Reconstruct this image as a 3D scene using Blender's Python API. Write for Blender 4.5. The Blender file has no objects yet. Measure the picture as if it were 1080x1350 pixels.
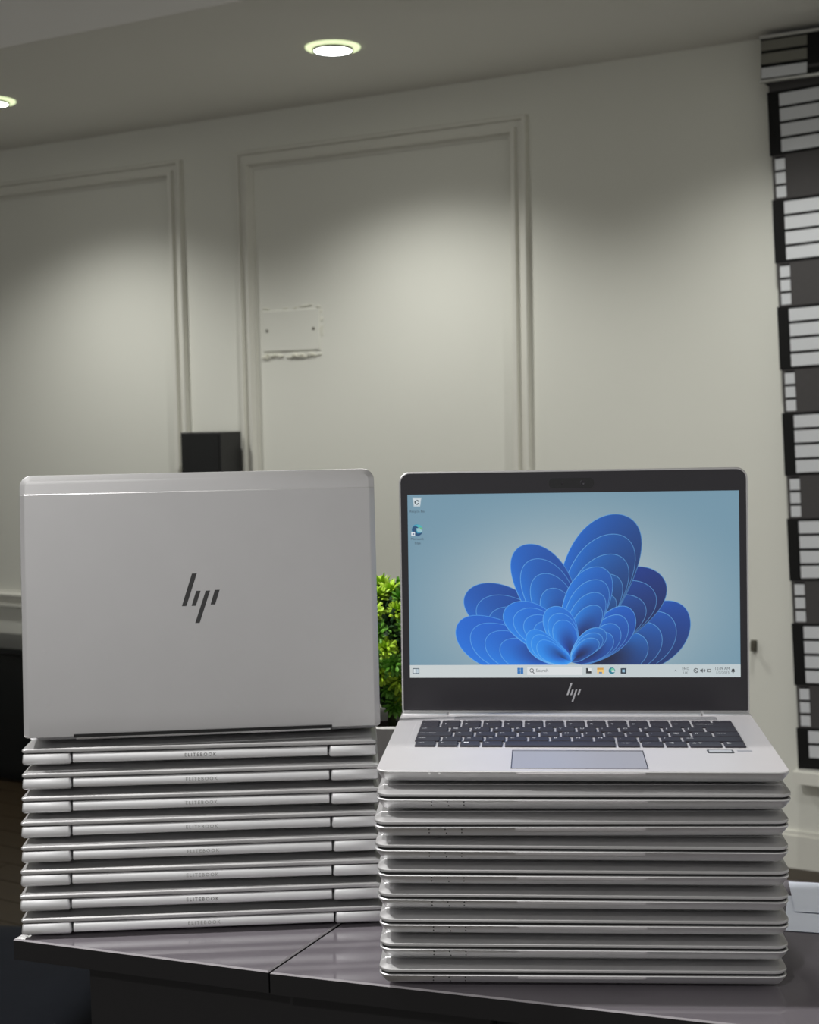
import bpy, bmesh, math, random
from mathutils import Matrix, Vector
random.seed(7)
PI = math.pi
R = math.radians
C = bpy.context.scene.collection
scene = bpy.context.scene

# ------------------------------------------------------------------ camera, world, exposure
CAMZ = 1.60                       # camera height above the floor
F_PX, PITCH, ROLL = 1883.06, 0.068, 0.0187
cam_d = bpy.data.cameras.new('camera')
cam_d.sensor_fit = 'VERTICAL'; cam_d.sensor_height = 24.0
cam_d.lens = F_PX / 1350.0 * 24.0
cam_d.clip_start = 0.02; cam_d.clip_end = 60
cam_d.dof.use_dof = True; cam_d.dof.focus_distance = 1.17; cam_d.dof.aperture_fstop = 11.0
cam = bpy.data.objects.new('camera', cam_d); C.objects.link(cam)
_F = Vector((0, math.cos(PITCH), -math.sin(PITCH)))
_R0 = Vector((1, 0, 0)); _U0 = Vector((0, math.sin(PITCH), math.cos(PITCH)))
_Rt = math.cos(ROLL)*_R0 - math.sin(ROLL)*_U0
_Up = math.sin(ROLL)*_R0 + math.cos(ROLL)*_U0
cam.matrix_world = Matrix(((_Rt.x, _Up.x, -_F.x, 0), (_Rt.y, _Up.y, -_F.y, 0), (_Rt.z, _Up.z, -_F.z, CAMZ), (0, 0, 0, 1)))
scene.camera = cam
world = bpy.data.worlds.new('World'); scene.world = world; world.use_nodes = True
bg = world.node_tree.nodes['Background']
bg.inputs[0].default_value = (1.0, 0.99, 0.975, 1); bg.inputs[1].default_value = 0.56
vs = scene.view_settings
vs.view_transform = 'Standard'; vs.look = 'None'; vs.exposure = 0.0; vs.gamma = 1.0; vs.use_curve_mapping = False

TABLE = CAMZ - 0.4399             # top of the counter
CEIL = CAMZ + 1.25                # underside of the soffit along the wall
WALL_YAW = math.atan(-0.56751)
WALL_D = 4.9043                   # distance of the wall from the camera
T = Vector((math.cos(WALL_YAW), math.sin(WALL_YAW), 0))
N = Vector((-math.sin(WALL_YAW), math.cos(WALL_YAW), 0))

# ------------------------------------------------------------------ materials
def lin(c):
    c = c/255.0
    return c/12.92 if c <= 0.04045 else ((c+0.055)/1.055)**2.4
def rgb(r, g, b): return (lin(r), lin(g), lin(b), 1)
MATS = {}
def mat(name, col, rough=0.5, metal=0.0, spec=0.5, noise=0.0, nscale=40.0, bump=0.0, bscale=200.0, stretch=None, coat=0.0):
    m = bpy.data.materials.new(name); m.use_nodes = True
    nt = m.node_tree; p = nt.nodes['Principled BSDF']
    p.inputs['Base Color'].default_value = col
    p.inputs['Roughness'].default_value = rough
    p.inputs['Metallic'].default_value = metal
    p.inputs['Specular IOR Level'].default_value = spec
    p.inputs['Coat Weight'].default_value = coat
    tc = nt.nodes.new('ShaderNodeTexCoord'); mp = nt.nodes.new('ShaderNodeMapping')
    nt.links.new(tc.outputs['Object'], mp.inputs[0])
    if stretch: mp.inputs['Scale'].default_value = stretch
    if noise:
        nz = nt.nodes.new('ShaderNodeTexNoise'); nz.inputs['Scale'].default_value = nscale; nz.inputs['Detail'].default_value = 4
        nt.links.new(mp.outputs[0], nz.inputs['Vector'])
        mx = nt.nodes.new('ShaderNodeMix'); mx.data_type = 'RGBA'
        mx.inputs['A'].default_value = tuple(max(0, c*(1-noise)) for c in col[:3])+(1,)
        mx.inputs['B'].default_value = tuple(min(1, c*(1+noise)) for c in col[:3])+(1,)
        nt.links.new(nz.outputs['Fac'], mx.inputs['Factor']); nt.links.new(mx.outputs['Result'], p.inputs['Base Color'])
    if bump:
        nb = nt.nodes.new('ShaderNodeTexNoise'); nb.inputs['Scale'].default_value = bscale; nb.inputs['Detail'].default_value = 3
        nt.links.new(mp.outputs[0], nb.inputs['Vector'])
        b = nt.nodes.new('ShaderNodeBump'); b.inputs['Strength'].default_value = bump; b.inputs['Distance'].default_value = 0.001
        nt.links.new(nb.outputs['Fac'], b.inputs['Height']); nt.links.new(b.outputs['Normal'], p.inputs['Normal'])
    MATS[name] = m
    return m
def emat(name, col, strength):
    m = bpy.data.materials.new(name); m.use_nodes = True
    p = m.node_tree.nodes['Principled BSDF']
    p.inputs['Base Color'].default_value = (0.6, 0.6, 0.6, 1)
    p.inputs['Emission Color'].default_value = col; p.inputs['Emission Strength'].default_value = strength
    MATS[name] = m
    return m

mat('aluminium', (0.74, 0.74, 0.75, 1), 0.48, 0.94, 0.5, noise=0.03, nscale=60, bump=0.02, bscale=900)
mat('aluminium_lid', (0.56, 0.555, 0.558, 1), 0.48, 0.94, 0.5, noise=0.025, nscale=25, bump=0.02, bscale=900)
mat('deck_metal', (0.62, 0.60, 0.615, 1), 0.48, 0.35, 0.5, noise=0.03, nscale=30)
mat('trackpad', (0.40, 0.40, 0.44, 1), 0.35, 0.2)
mat('key', rgb(50, 48, 56), 0.45, 0, 0.4, noise=0.08, nscale=80)
mat('legend', rgb(225, 225, 230), 0.5)
mat('grille', (0.42, 0.41, 0.43, 1), 0.45, 0.5, noise=0.7, nscale=900)
mat('bezel', rgb(38, 36, 42), 0.30, 0, 0.45, noise=0.05, nscale=20)
mat('bezel_gloss', rgb(14, 14, 17), 0.15)
mat('silver_print', rgb(205, 205, 210), 0.3, 0.3)
mat('logo_mirror', (0.07, 0.07, 0.07, 1), 0.10, 1.0)
mat('lettering', rgb(92, 92, 90), 0.6)
mat('lettering_faint', rgb(150, 150, 148), 0.6)
mat('rubber', rgb(22, 22, 23), 0.8)
mat('gap_dark', rgb(8, 8, 9), 0.7)
mat('status_white', rgb(245, 245, 245), 0.4)
mat('counter_top', rgb(112, 107, 113), 0.08, 0, 0.5, noise=0.05, nscale=6, coat=0.3)
mat('counter_bevel_glint', rgb(150, 146, 150), 0.6, 0, 0.2)  # lighter colour stands in for light caught along the top edges
mat('counter_edge', rgb(22, 21, 22), 0.45, 0, 0.3, noise=0.05, nscale=30)
mat('counter_panel', rgb(26, 25, 26), 0.55, 0, 0.3, noise=0.06, nscale=12)
mat('wall_paint', rgb(226, 226, 217), 0.75, 0, 0.25, noise=0.015, nscale=3, bump=0.05, bscale=60)
mat('trim_paint', rgb(224, 223, 214), 0.5, 0, 0.4, noise=0.02, nscale=8)
mat('ceiling_paint', rgb(238, 237, 232), 0.85, 0, 0.2, noise=0.015, nscale=2)
mat('plaster', rgb(222, 221, 208), 0.9, noise=0.05, nscale=60, bump=0.4, bscale=80)
mat('screw', rgb(95, 92, 80), 0.5, 0.5)
mat('wood_floor', rgb(48, 38, 24), 0.45, 0, 0.4, noise=0.35, nscale=5, stretch=(1, 9, 1))
mat('black_gloss', rgb(24, 26, 28), 0.30, noise=0.1, nscale=6)
mat('speaker_vinyl', rgb(34, 34, 35), 0.45, noise=0.08, nscale=30)
mat('speaker_cloth', rgb(20, 21, 21), 0.85, noise=0.25, nscale=300)
mat('navy_fabric', rgb(13, 17, 25), 0.9, 0, 0.2, noise=0.3, nscale=9, bump=0.3, bscale=120)
mat('blind_black', rgb(20, 20, 20), 0.7, 0, 0.2, noise=0.1, nscale=60)
mat('blind_white', rgb(205, 207, 210), 0.75, 0, 0.2, noise=0.04, nscale=120)
mat('blind_gray', rgb(74, 72, 72), 0.8, 0, 0.2, noise=0.18, nscale=40, stretch=(1, 1, 14))
mat('blind_silver', rgb(190, 190, 186), 0.35, 0.3)
mat('blind_tan', rgb(118, 117, 108), 0.7, noise=0.08, nscale=50)
mat('pot', rgb(222, 221, 218), 0.35, noise=0.08, nscale=12)
mat('soil', rgb(40, 30, 22), 0.95, noise=0.4, nscale=90)
mat('leaf_light', rgb(168, 205, 52), 0.5, 0, 0.35, noise=0.25, nscale=50)
mat('leaf_mid', rgb(100, 158, 52), 0.5, 0, 0.35, noise=0.25, nscale=50)
mat('leaf_dark', rgb(36, 66, 30), 0.55, 0, 0.3, noise=0.3, nscale=50)
mat('stem', rgb(60, 70, 30), 0.7)
mat('paper', rgb(222, 228, 240), 0.7, 0, 0.2, noise=0.02, nscale=10)
mat('lamp_ring', rgb(228, 232, 205), 0.25)
emat('lamp_disc', (1.0, 1.0, 0.96, 1), 14.0)
emat('lamp_halo', (0.80, 0.92, 0.52, 1), 1.1)
# screen: colour comes from the painted picture stored per corner
ms = bpy.data.materials.new('screen'); ms.use_nodes = True
_p = ms.node_tree.nodes['Principled BSDF']; _a = ms.node_tree.nodes.new('ShaderNodeVertexColor'); _a.layer_name = 'Picture'
_p.inputs['Base Color'].default_value = (0.02, 0.02, 0.02, 1); _p.inputs['Roughness'].default_value = 0.35
ms.node_tree.links.new(_a.outputs['Color'], _p.inputs['Emission Color']); _p.inputs['Emission Strength'].default_value = 0.88
MATS['screen'] = ms

# ------------------------------------------------------------------ helpers
class MB:
    def __init__(s): s.v = []; s.f = []; s.m = []; s.c = []
    def face(s, pts, mi=0):
        i = len(s.v); s.v.extend([tuple(p) for p in pts]); s.f.append(list(range(i, i+len(pts)))); s.m.append(mi)
    def box(s, a, b, mi=0, M=None):
        x0, y0, z0 = a; x1, y1, z1 = b
        P = [(x0,y0,z0),(x1,y0,z0),(x1,y1,z0),(x0,y1,z0),(x0,y0,z1),(x1,y0,z1),(x1,y1,z1),(x0,y1,z1)]
        if M is not None: P = [tuple(M @ Vector(p)) for p in P]
        i = len(s.v); s.v.extend(P)
        for q in ((0,3,2,1),(4,5,6,7),(0,1,5,4),(1,2,6,5),(2,3,7,6),(3,0,4,7)):
            s.f.append([i+k for k in q]); s.m.append(mi)
    def rings(s, rs, mi=0, cap0=True, cap1=True):
        n = len(rs[0]); i0 = len(s.v)
        for r in rs: s.v.extend([tuple(p) for p in r])
        for k in range(len(rs)-1):
            a = i0+k*n; b = a+n
            for j in range(n):
                s.f.append([a+j, a+(j+1) % n, b+(j+1) % n, b+j]); s.m.append(mi)
        if cap0: s.f.append([i0+j for j in range(n)][::-1]); s.m.append(mi)
        if cap1: s.f.append([i0+(len(rs)-1)*n+j for j in range(n)]); s.m.append(mi)
    def tris(s, verts, faces, f2, mi=0):
        i = len(s.v); s.v.extend([tuple(f2(v)) for v in verts])
        for q in faces: s.f.append([i+k for k in q]); s.m.append(mi)
    def mesh(s, name, mats, smooth=False, angle=None):
        me = bpy.data.meshes.new(name); me.from_pydata(s.v, [], s.f)
        for m in mats: me.materials.append(MATS[m])
        me.polygons.foreach_set('material_index', s.m)
        if smooth: me.polygons.foreach_set('use_smooth', [True]*len(me.polygons))
        me.update()
        if smooth and angle:
            me.set_sharp_from_angle(angle=R(angle))
        return me
    def build(s, name, mats, parent=None, smooth=False, angle=35):
        return link(name, s.mesh(name, mats if isinstance(mats, (list, tuple)) else [mats], smooth, angle), parent)
def link(name, me, parent=None, M=None):
    o = bpy.data.objects.new(name, me); C.objects.link(o)
    if parent: o.parent = parent
    if M is not None: o.matrix_basis = M
    return o
def tag(o, label, cat, group=None):
    o['label'] = label; o['category'] = cat
    if group: o['group'] = group
    return o
def thing(name, label, cat, loc=(0, 0, 0), rz=0.0, group=None):
    o = bpy.data.objects.new(name, None); C.objects.link(o); o.empty_display_size = 0.05
    o.location = loc; o.rotation_euler = (0, 0, rz)
    return tag(o, label, cat, group)
def struct(o): o['kind'] = 'structure'; return o
def copy_tree(o, parent=None):
    c = o.copy(); C.objects.link(c)
    if parent: c.parent = parent
    for ch in o.children[:]: copy_tree(ch, c)
    return c
def rrect(x0, x1, y0, y1, rad, z, n=6):
    """rounded rectangle, counter-clockwise; rad = (front-left, front-right, back-right, back-left)"""
    P = []
    for (cx, cy, sx, sy, r, a0) in ((x0, y0, 1, 1, rad[0], PI), (x1, y0, -1, 1, rad[1], 1.5*PI), (x1, y1, -1, -1, rad[2], 0), (x0, y1, 1, -1, rad[3], 0.5*PI)):
        for k in range(n+1):
            a = a0 + 0.5*PI*k/n
            P.append((cx+sx*r + r*math.cos(a), cy+sy*r + r*math.sin(a), z))
    return P
def rr_loft(mb, x0, x1, y0, y1, rad, prof, mi=0, n=6):
    mb.rings([rrect(x0+i, x1-i, y0+i, y1-i, [max(r-i, 0.0003) for r in rad], z, n) for i, z in prof], mi)
def cyl(mb, c, r, z0, z1, n=24, mi=0, r1=None, bevel=0):
    r1 = r if r1 is None else r1
    def ring(rr, z): return [(c[0]+rr*math.cos(2*PI*k/n), c[1]+rr*math.sin(2*PI*k/n), z) for k in range(n)]
    if bevel: rs = [ring(r-bevel, z0), ring(r, z0+bevel), ring(r1, z1-bevel), ring(r1-bevel, z1)]
    else: rs = [ring(r, z0), ring(r1, z1)]
    mb.rings(rs, mi)
_tc = {}
def text_tris(body, size=1.0, align='CENTER', spacing=1.0):
    key = (body, size, align, spacing)
    if key in _tc: return _tc[key]
    cu = bpy.data.curves.new('t', 'FONT'); cu.body = body; cu.size = size; cu.align_x = align; cu.align_y = 'CENTER'; cu.space_character = spacing
    cu.resolution_u = 2
    o = bpy.data.objects.new('t', cu); C.objects.link(o)
    dg = bpy.context.evaluated_depsgraph_get(); me = o.evaluated_get(dg).to_mesh()
    V = [tuple(v.co) for v in me.vertices]; Fc = [list(p.vertices) for p in me.polygons]
    o.evaluated_get(dg).to_mesh_clear(); bpy.data.objects.remove(o); bpy.data.curves.remove(cu)
    _tc[key] = (V, Fc)
    return V, Fc
def wall_frame(off=0.0):
    """matrix: x along the wall, y into the wall, z up from the floor"""
    o = N*(WALL_D-off)
    return Matrix(((T.x, N.x, 0, o.x), (T.y, N.y, 0, o.y), (0, 0, 1, 0), (0, 0, 0, 1)))
def on_wall(u, z, off=0.0): return T*u + N*(WALL_D-off) + Vector((0, 0, z))

# ------------------------------------------------------------------ room shell
WF = wall_frame()
mb = MB(); mb.box((-7.0, 0, 0), (0.75, 0.12, CEIL+0.3)); o = struct(mb.build('wall_back', 'wall_paint')); o.matrix_world = WF
mb = MB(); mb.box((-7.12, -8.0, 0), (-7.0, 0.12, CEIL+0.3)); o = struct(mb.build('wall_left', 'wall_paint')); o.matrix_world = WF
mb = MB(); mb.box((0.75, -3.2, 0), (0.87, 0.12, CEIL+0.3)); o = struct(mb.build('wall_right_blocker', 'wall_paint')); o.matrix_world = WF  # unseen wall, added to block side light from the lower right
# floor boards run along the wall
fl = MB(); fl.box((-7.12, -8.0, -0.08), (3.2, 0.12, -0.006)); floor = struct(fl.build('floor', 'wood_floor')); floor.matrix_world = WF
pm = MB(); pm.box((0, 0, -0.004), (1.196, 0.146, 0.0)); pme = pm.mesh('plank', ['wood_floor'])
for j in range(38):
    for i in range(7):
        x = -7.0 + i*1.2 + (j % 3)*0.4; y = -0.15*(j+1)
        if y < -5.7 or x > 1.8: continue
        link('plank', pme, floor, Matrix.Translation((x, y, 0)))
# ceiling: lower soffit along the wall, fascia, raised tray
mb = MB(); mb.box((-7.0, -1.325, CEIL), (3.2, 0.12, CEIL+0.155)); struct(mb.build('ceiling', 'ceiling_paint')).matrix_world = WF
mb = MB(); mb.box((-7.0, -8.0, CEIL+0.155), (3.2, -1.325, CEIL+0.28)); struct(mb.build('ceiling', 'ceiling_paint')).matrix_world = WF
TRAY = CEIL+0.155
# skirting
mb = MB()
mb.box((-7.0, -0.016, 0), (0.75, 0, 0.115)); mb.box((-7.0, -0.010, 0.115), (0.75, 0, 0.13))
struct(mb.build('baseboard_back', 'trim_paint')).matrix_world = WF

# panel mouldings on the wall (stepped profile, mitred)
def moulding(name, u0, u1, z0, z1):
    prof = [(0, 0), (0, 0.018), (0.004, 0.027), (0.016, 0.027), (0.019, 0.012), (0.042, 0.012), (0.045, 0.030), (0.060, 0.034), (0.066, 0.024), (0.070, 0.012), (0.077, 0.010), (0.077, 0)]
    rs = []
    for d, h in prof:
        rs.append([(u0+d, -h, z0+d), (u1-d, -h, z0+d), (u1-d, -h, z1-d), (u0+d, -h, z1-d)])
    m = MB(); m.rings(rs, 0, False, False)
    o = struct(m.build(name, 'trim_paint')); o.matrix_world = WF
    return o
moulding('trim_1', -3.572, -2.247, CAMZ-0.87, CAMZ+1.10)
moulding('trim_2', -5.30, -3.862, CAMZ-0.87, CAMZ+1.10)
moulding('trim_3', -6.95, -5.59, CAMZ-0.87, CAMZ+1.10)
# sill below the blind
mb = MB(); mb.box((-1.245, -0.10, CAMZ-1.279), (0.74, 0, CAMZ-1.238)); struct(mb.build('trim_4', 'trim_paint')).matrix_world = WF

# ------------------------------------------------------------------ recessed downlights
def downlight(x, y, z, label, power, size=134, group='recessed ceiling downlights', aim=None, blend=0.9, color=(1.0, 1.0, 0.955)):
    t = thing('downlight', label, 'downlight', (x, y, z), 0, group)
    m = MB(); n = 40
    def ring(r, zz): return [(r*math.cos(2*PI*k/n), r*math.sin(2*PI*k/n), zz) for k in range(n)]
    m.rings([ring(0.093, 0.0), ring(0.093, -0.004), ring(0.088, -0.007), ring(0.072, -0.008), ring(0.069, -0.004), ring(0.069, 0.0)], 0, False, False)
    m.build('glass_ring', 'lamp_halo', t, True, 40)
    m = MB(); m.rings([ring(0.0695, -0.002), ring(0.0695, -0.014), ring(0.066, -0.016), ring(0.063, -0.013), ring(0.063, -0.002)], 0, False, False)
    m.build('rim', 'black_gloss', t, True, 40)
    m = MB(); cyl(m, (0, 0), 0.063, -0.012, -0.003, 40); m.build('diffuser', 'lamp_disc', t)
    ld = bpy.data.lights.new('downlight_lamp', 'SPOT'); ld.energy = power; ld.spot_size = R(size); ld.spot_blend = blend
    ld.shadow_soft_size = 0.05; ld.color = color
    lo = bpy.data.objects.new('downlight_lamp', ld); C.objects.link(lo); lo.parent = t; lo.location = (0, 0, -0.07)
    if aim:
        d = Vector(aim) - Vector((x, y, z-0.07)); lo.rotation_euler = d.to_track_quat('-Z', 'Y').to_euler()
    return t
PW = 56
downlight(-0.231, 4.946, CEIL, 'round recessed ceiling downlight, fully in view above the middle wall panel', PW)
downlight(-1.60, 5.66, CEIL, 'round recessed ceiling downlight cut by the left edge of the picture', PW)
p3 = Vector((-0.231, 4.946, 0)) + T*1.45
downlight(p3.x, p3.y, CEIL, 'round recessed ceiling downlight beside the roller blind, just above the picture', 44)
# unseen lamps in the raised ceiling; last two added as fill and rim light
downlight(-1.15, 1.32, TRAY, 'round recessed ceiling downlight left of the counter', 170, 140, aim=(0.1, 1.1, TABLE), blend=0.5, color=(1, 0.99, 0.97))
downlight(-1.10, -1.60, TRAY, 'added unseen fill downlight behind the viewer', 135, 150, blend=0.5, color=(1, 0.99, 0.97))
downlight(0.25, 2.15, TRAY, 'added unseen rim downlight between counter and wall', 30, 140, blend=0.5, color=(1, 0.99, 0.97))

# ------------------------------------------------------------------ counter
FD = Vector((0.945, -0.326, 0)); FD.normalize()       # along the front edge
BD = Vector((-FD.y, FD.x, 0))                          # towards the back
SD = Vector((0.44, 0.90, 0)).normalized()              # the seam
c0 = Vector((-0.345, 1.192, 0)); seam = Vector((-0.1185, 1.1095, 0))
counter = thing('counter', 'high dark grey counter with a two-piece laminate top carrying both laptop stacks', 'counter', (0, 0, 0))
def board(name, pts, z0, z1, be=0.0012):
    n = len(pts); m = MB()
    ce = sum((Vector(p) for p in pts), Vector())/n
    def ins(d):
        out = []
        for i in range(n):
            a = Vector(pts[i-1]); b = Vector(pts[i]); c = Vector(pts[(i+1) % n])
            e1 = (b-a).normalized(); e2 = (c-b).normalized()
            n1 = Vector((-e1.y, e1.x, 0)); n2 = Vector((-e2.y, e2.x, 0))
            w = (n1+n2); w = w/(w.dot(n1))
            out.append(b+w*d)
        return out
    r0 = ins(0); r1 = ins(be)
    m.rings([[(p.x, p.y, z0) for p in r0], [(p.x, p.y, z1-be) for p in r0]], 1, True, False)
    m.rings([[(p.x, p.y, z1-be) for p in r0], [(p.x, p.y, z1) for p in r1]], 2, False, False)
    m.face([(p.x, p.y, z1) for p in r1], 0)
    return m.build(name, ['counter_top', 'counter_edge', 'counter_bevel_glint'], counter)
g = SD.cross(Vector((0, 0, 1))).normalized()*0.0008
back_l = 0.62
A = c0; B = seam - g
Cc = B + SD*(back_l/ SD.dot(BD)); Dd = A + BD*back_l
board('top_board', [A, B, Cc, Dd], TABLE-0.018, TABLE)
A = seam + g + Vector((0, -0.0015, 0)); fr = Vector((0.183, 1.011, 0)) - Vector((-0.1185, 1.1095, 0)); fr.normalize()
frn = Vector((-fr.y, fr.x, 0))
B = A + fr*1.25; Cc = B + frn*0.335; Dd = A + SD*(0.335/SD.dot(frn))
board('top_board', [A, B, Cc, Dd], TABLE-0.018, TABLE)
def slab(name, a, b, th, z0, z1, m_='counter_panel'):
    d = (b-a).normalized(); nn = Vector((-d.y, d.x, 0))*th
    m = MB(); bt = [a, b, b+nn, a+nn]
    m.rings([[(p.x, p.y, z0) for p in bt], [(p.x, p.y, z1) for p in bt]])
    return m.build(name, m_, counter)
pa = c0 + FD*0.052 + BD*0.035; pb = pa + FD*0.36
slab('front_panel', pa, pb, 0.018, 0, TABLE-0.0182)
slab('side_panel', pa+BD*0.57-FD*0.0, pa+BD*0.0185, 0.018, 0, TABLE-0.0182)
slab('side_panel', pb+BD*0.30-FD*0.0, pb+BD*0.0185, 0.018, 0, TABLE-0.0182)
slab('back_panel', pa+BD*0.575, pa+BD*0.575+FD*0.40, 0.018, 0, TABLE-0.0182)
ra = seam+fr*1.16+frn*0.03
slab('side_panel', ra+frn*0.27, ra, 0.018, 0, TABLE-0.0182)

# ------------------------------------------------------------------ laptops
LW, LD, DECK, PITCHZ, LIDT = 0.310, 0.228, 0.0128, 0.0197, 0.0057
H = LW/2
def base_mesh(open_):
    m = MB()
    rad = (0.009, 0.009, 0.002, 0.002)
    yb = 0.2110 if open_ else 0.2130; dk = DECK if open_ else DECK-0.0005
    rr_loft(m, -H, H, 0, yb, rad, [(0.036, 0.0014), (0.018, 0.0022), (0.0080, 0.0034), (0.0048, 0.0048), (0.0022, 0.0080), (0.0002, dk-0.0014), (0.0, dk-0.0008), (0.0002, dk-0.0003), (0.0006, dk)])
    if not open_:
        for s in (-1, 1):
            x0, x1 = (-H, -0.1122) if s < 0 else (0.1122, H)
            rr_loft(m, x0, x1, 0.2115, LD, (0.0005, 0.0005, 0.0025, 0.0025), [(0.004, 0.0024), (0.0014, 0.0032), (0.0004, 0.0042), (0, 0.0052), (0.0008, 0.0118), (0.0014, 0.0126)], n=3)
    me = m.mesh('base', ['aluminium', 'deck_metal'], True, 30)
    if open_:
        for p_ in me.polygons:
            if p_.center.z > DECK-0.0003: p_.material_index = 1
    return me
def lid_mesh():
    """lid lying flat: y from -LD (front) to 0 (hinge), z from 0 (inner face) to LIDT"""
    m = MB(); rad = (0.010, 0.010, 0.003, 0.003)
    prof = [(0.0008, 0.0), (0.0, 0.0005), (0.0, 0.0020), (0.0003, 0.0025), (0.0042, 0.0048), (0.0052, 0.0051)]
    m.rings([rrect(-H+i, H-i, -LD+i, -0.1*i, [max(rad[0]-i, 0.0003)]*2+[max(rad[2]-i*0.5, 0.0004)]*2, z, 8) for i, z in prof])
    me = m.mesh('lid', ['aluminium_lid'], True, None)
    bm = bmesh.new(); bm.from_mesh(me); bmesh.ops.remove_doubles(bm, verts=bm.verts[:], dist=1e-6)
    for yy in (-LD+0.0165, -LD+0.0172):
        bmesh.ops.bisect_plane(bm, geom=bm.verts[:]+bm.edges[:]+bm.faces[:], plane_co=(0, yy, 0), plane_no=(0, 1, 0), dist=1e-6)
    bmesh.ops.bisect_plane(bm, geom=bm.verts[:]+bm.edges[:]+bm.faces[:], plane_co=(0, -0.02, 0), plane_no=(0, 1, 0), dist=1e-6)
    for v in bm.verts:
        if v.co.y > -0.0199 and v.co.z > 0.003: v.co.z = 0.0031 + (v.co.z-0.0031)*0.25 if v.co.y > -0.001 else v.co.z - 0.0016*(v.co.y+0.02)/0.02
        elif v.co.z > 0.0045:
            if v.co.y > -LD+0.0168: v.co.z += LIDT-0.0051
            else: v.co.z += 0.0001 if v.co.y > -LD+0.012 else -0.0007
    bmesh.ops.recalc_face_normals(bm, faces=bm.faces[:])
    bm.to_mesh(me); bm.free(); me.set_sharp_from_angle(angle=R(14)); return me
BASE_C = base_mesh(False); BASE_O = base_mesh(True); LID = lid_mesh()
def bar_mesh():
    m = MB(); ry, rz = 0.0066, 0.0046; n = 20
    def prof(x, k):
        P = []
        for i in range(n):
            a = 2*PI*i/n; e = 0.45
            zz = k*rz*math.copysign(abs(math.sin(a))**e, math.sin(a)); P.append((x, k*ry*math.copysign(abs(math.cos(a))**e, math.cos(a))-0.12*(zz+rz), zz))
        return P
    m.rings([prof(-0.1114, 0.86), prof(-0.1108, 1), prof(0.1108, 1), prof(0.1114, 0.86)])
    return m.mesh('hinge_bar', ['aluminium'], True, 30)
BAR = bar_mesh()
def letter_mesh(matn):
    V, Fc = text_tris('ELITEBOOK', 0.0042, 'CENTER', 1.35)
    m = MB(); m.tris(V, Fc, lambda v: (-v[0], 0.00672-0.12*(v[1]+0.0046), v[1])); return m.mesh('lettering', [matn])
LET = letter_mesh('lettering'); LETF = letter_mesh('lettering_faint')
def foot_mesh():
    m = MB(); rr_loft(m, -0.105, 0.105, -0.004, 0.004, (0.0035,)*4, [(0.0008, 0.0), (0, 0.0005), (0, 0.0030)], n=3); return m.mesh('foot', ['rubber'], True, 40)
FOOT = foot_mesh()
def gap_shade_mesh():
    m = MB(); rr_loft(m, -H+0.0016, H-0.0016, 0.0016, 0.2105, (0.008, 0.008, 0.001, 0.001), [(0, DECK-0.0012), (0, PITCHZ-LIDT+0.0001)], n=4); return m.mesh('gap_shade', ['gap_dark'])
GAP_SHADE = gap_shade_mesh()
def scoop_mesh():
    m = MB(); w = 0.0485
    P = [(-w, 0.0006), (-w+0.003, 0), (w-0.003, 0), (w, 0.0006)]
    a = [(x, 0.0002+dy, 0.0094) for x, dy in P]; b = [(x, -0.0006+dy, 0.0112) for x, dy in P]; c = [(x, 0.0012, 0.0121) for x, dy in P]
    rs = [a, b, c]
    i = 0
    for r0, r1 in ((a, b), (b, c)):
        for k in range(3): m.face([r0[k], r0[k+1], r1[k+1], r1[k]])
    return m.mesh('thumb_notch', ['deck_metal'])
SCOOP = scoop_mesh()
def dots_mesh(matn, pts, r):
    m = MB(); n = 8
    for x, z in pts:
        m.face([(x+r*math.cos(2*PI*k/n), -0.0002, z+r*math.sin(2*PI*k/n)) for k in range(n)])
    return m.mesh('indicator_dots', [matn])
DOTS = dots_mesh('gap_dark', [(-0.113, 0.0105), (-0.101, 0.0105), (-0.0885, 0.0105), (-0.113, 0.0080), (-0.0885, 0.0080), (-0.1, 0.0076)], 0.00055)
LEDS = dots_mesh('status_white', [(-0.1137, 0.0108), (-0.1062, 0.0108)], 0.00085)
def hp_logo(unit, thick, matn, name='logo'):
    """four slanted bars in the lid's own plane: x to the right, y up, seen from +z"""
    bars = [((425, 475, 215), (315, 362, 548)), ((465, 510, 395), (413, 458, 548)), ((562, 607, 395), (447, 493, 725)), ((655, 705, 390), (608, 655, 540))]
    m = MB()
    for (a0, a1, ya), (b0, b1, yb) in bars:
        P = [((x-510)*unit, (470-y)*unit) for x, y in ((b0, yb), (b1, yb), (a1, ya), (a0, ya))]
        m.rings([[(x, y, -0.0003) for x, y in P], [(x, y, thick) for x, y in P]])
    return m.mesh(name, [matn])
LOGO_LID = hp_logo(0.0000852, 0.00012, 'logo_mirror')
LOGO_BEZ = hp_logo(0.0000330, 0.00015, 'silver_print')

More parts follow.
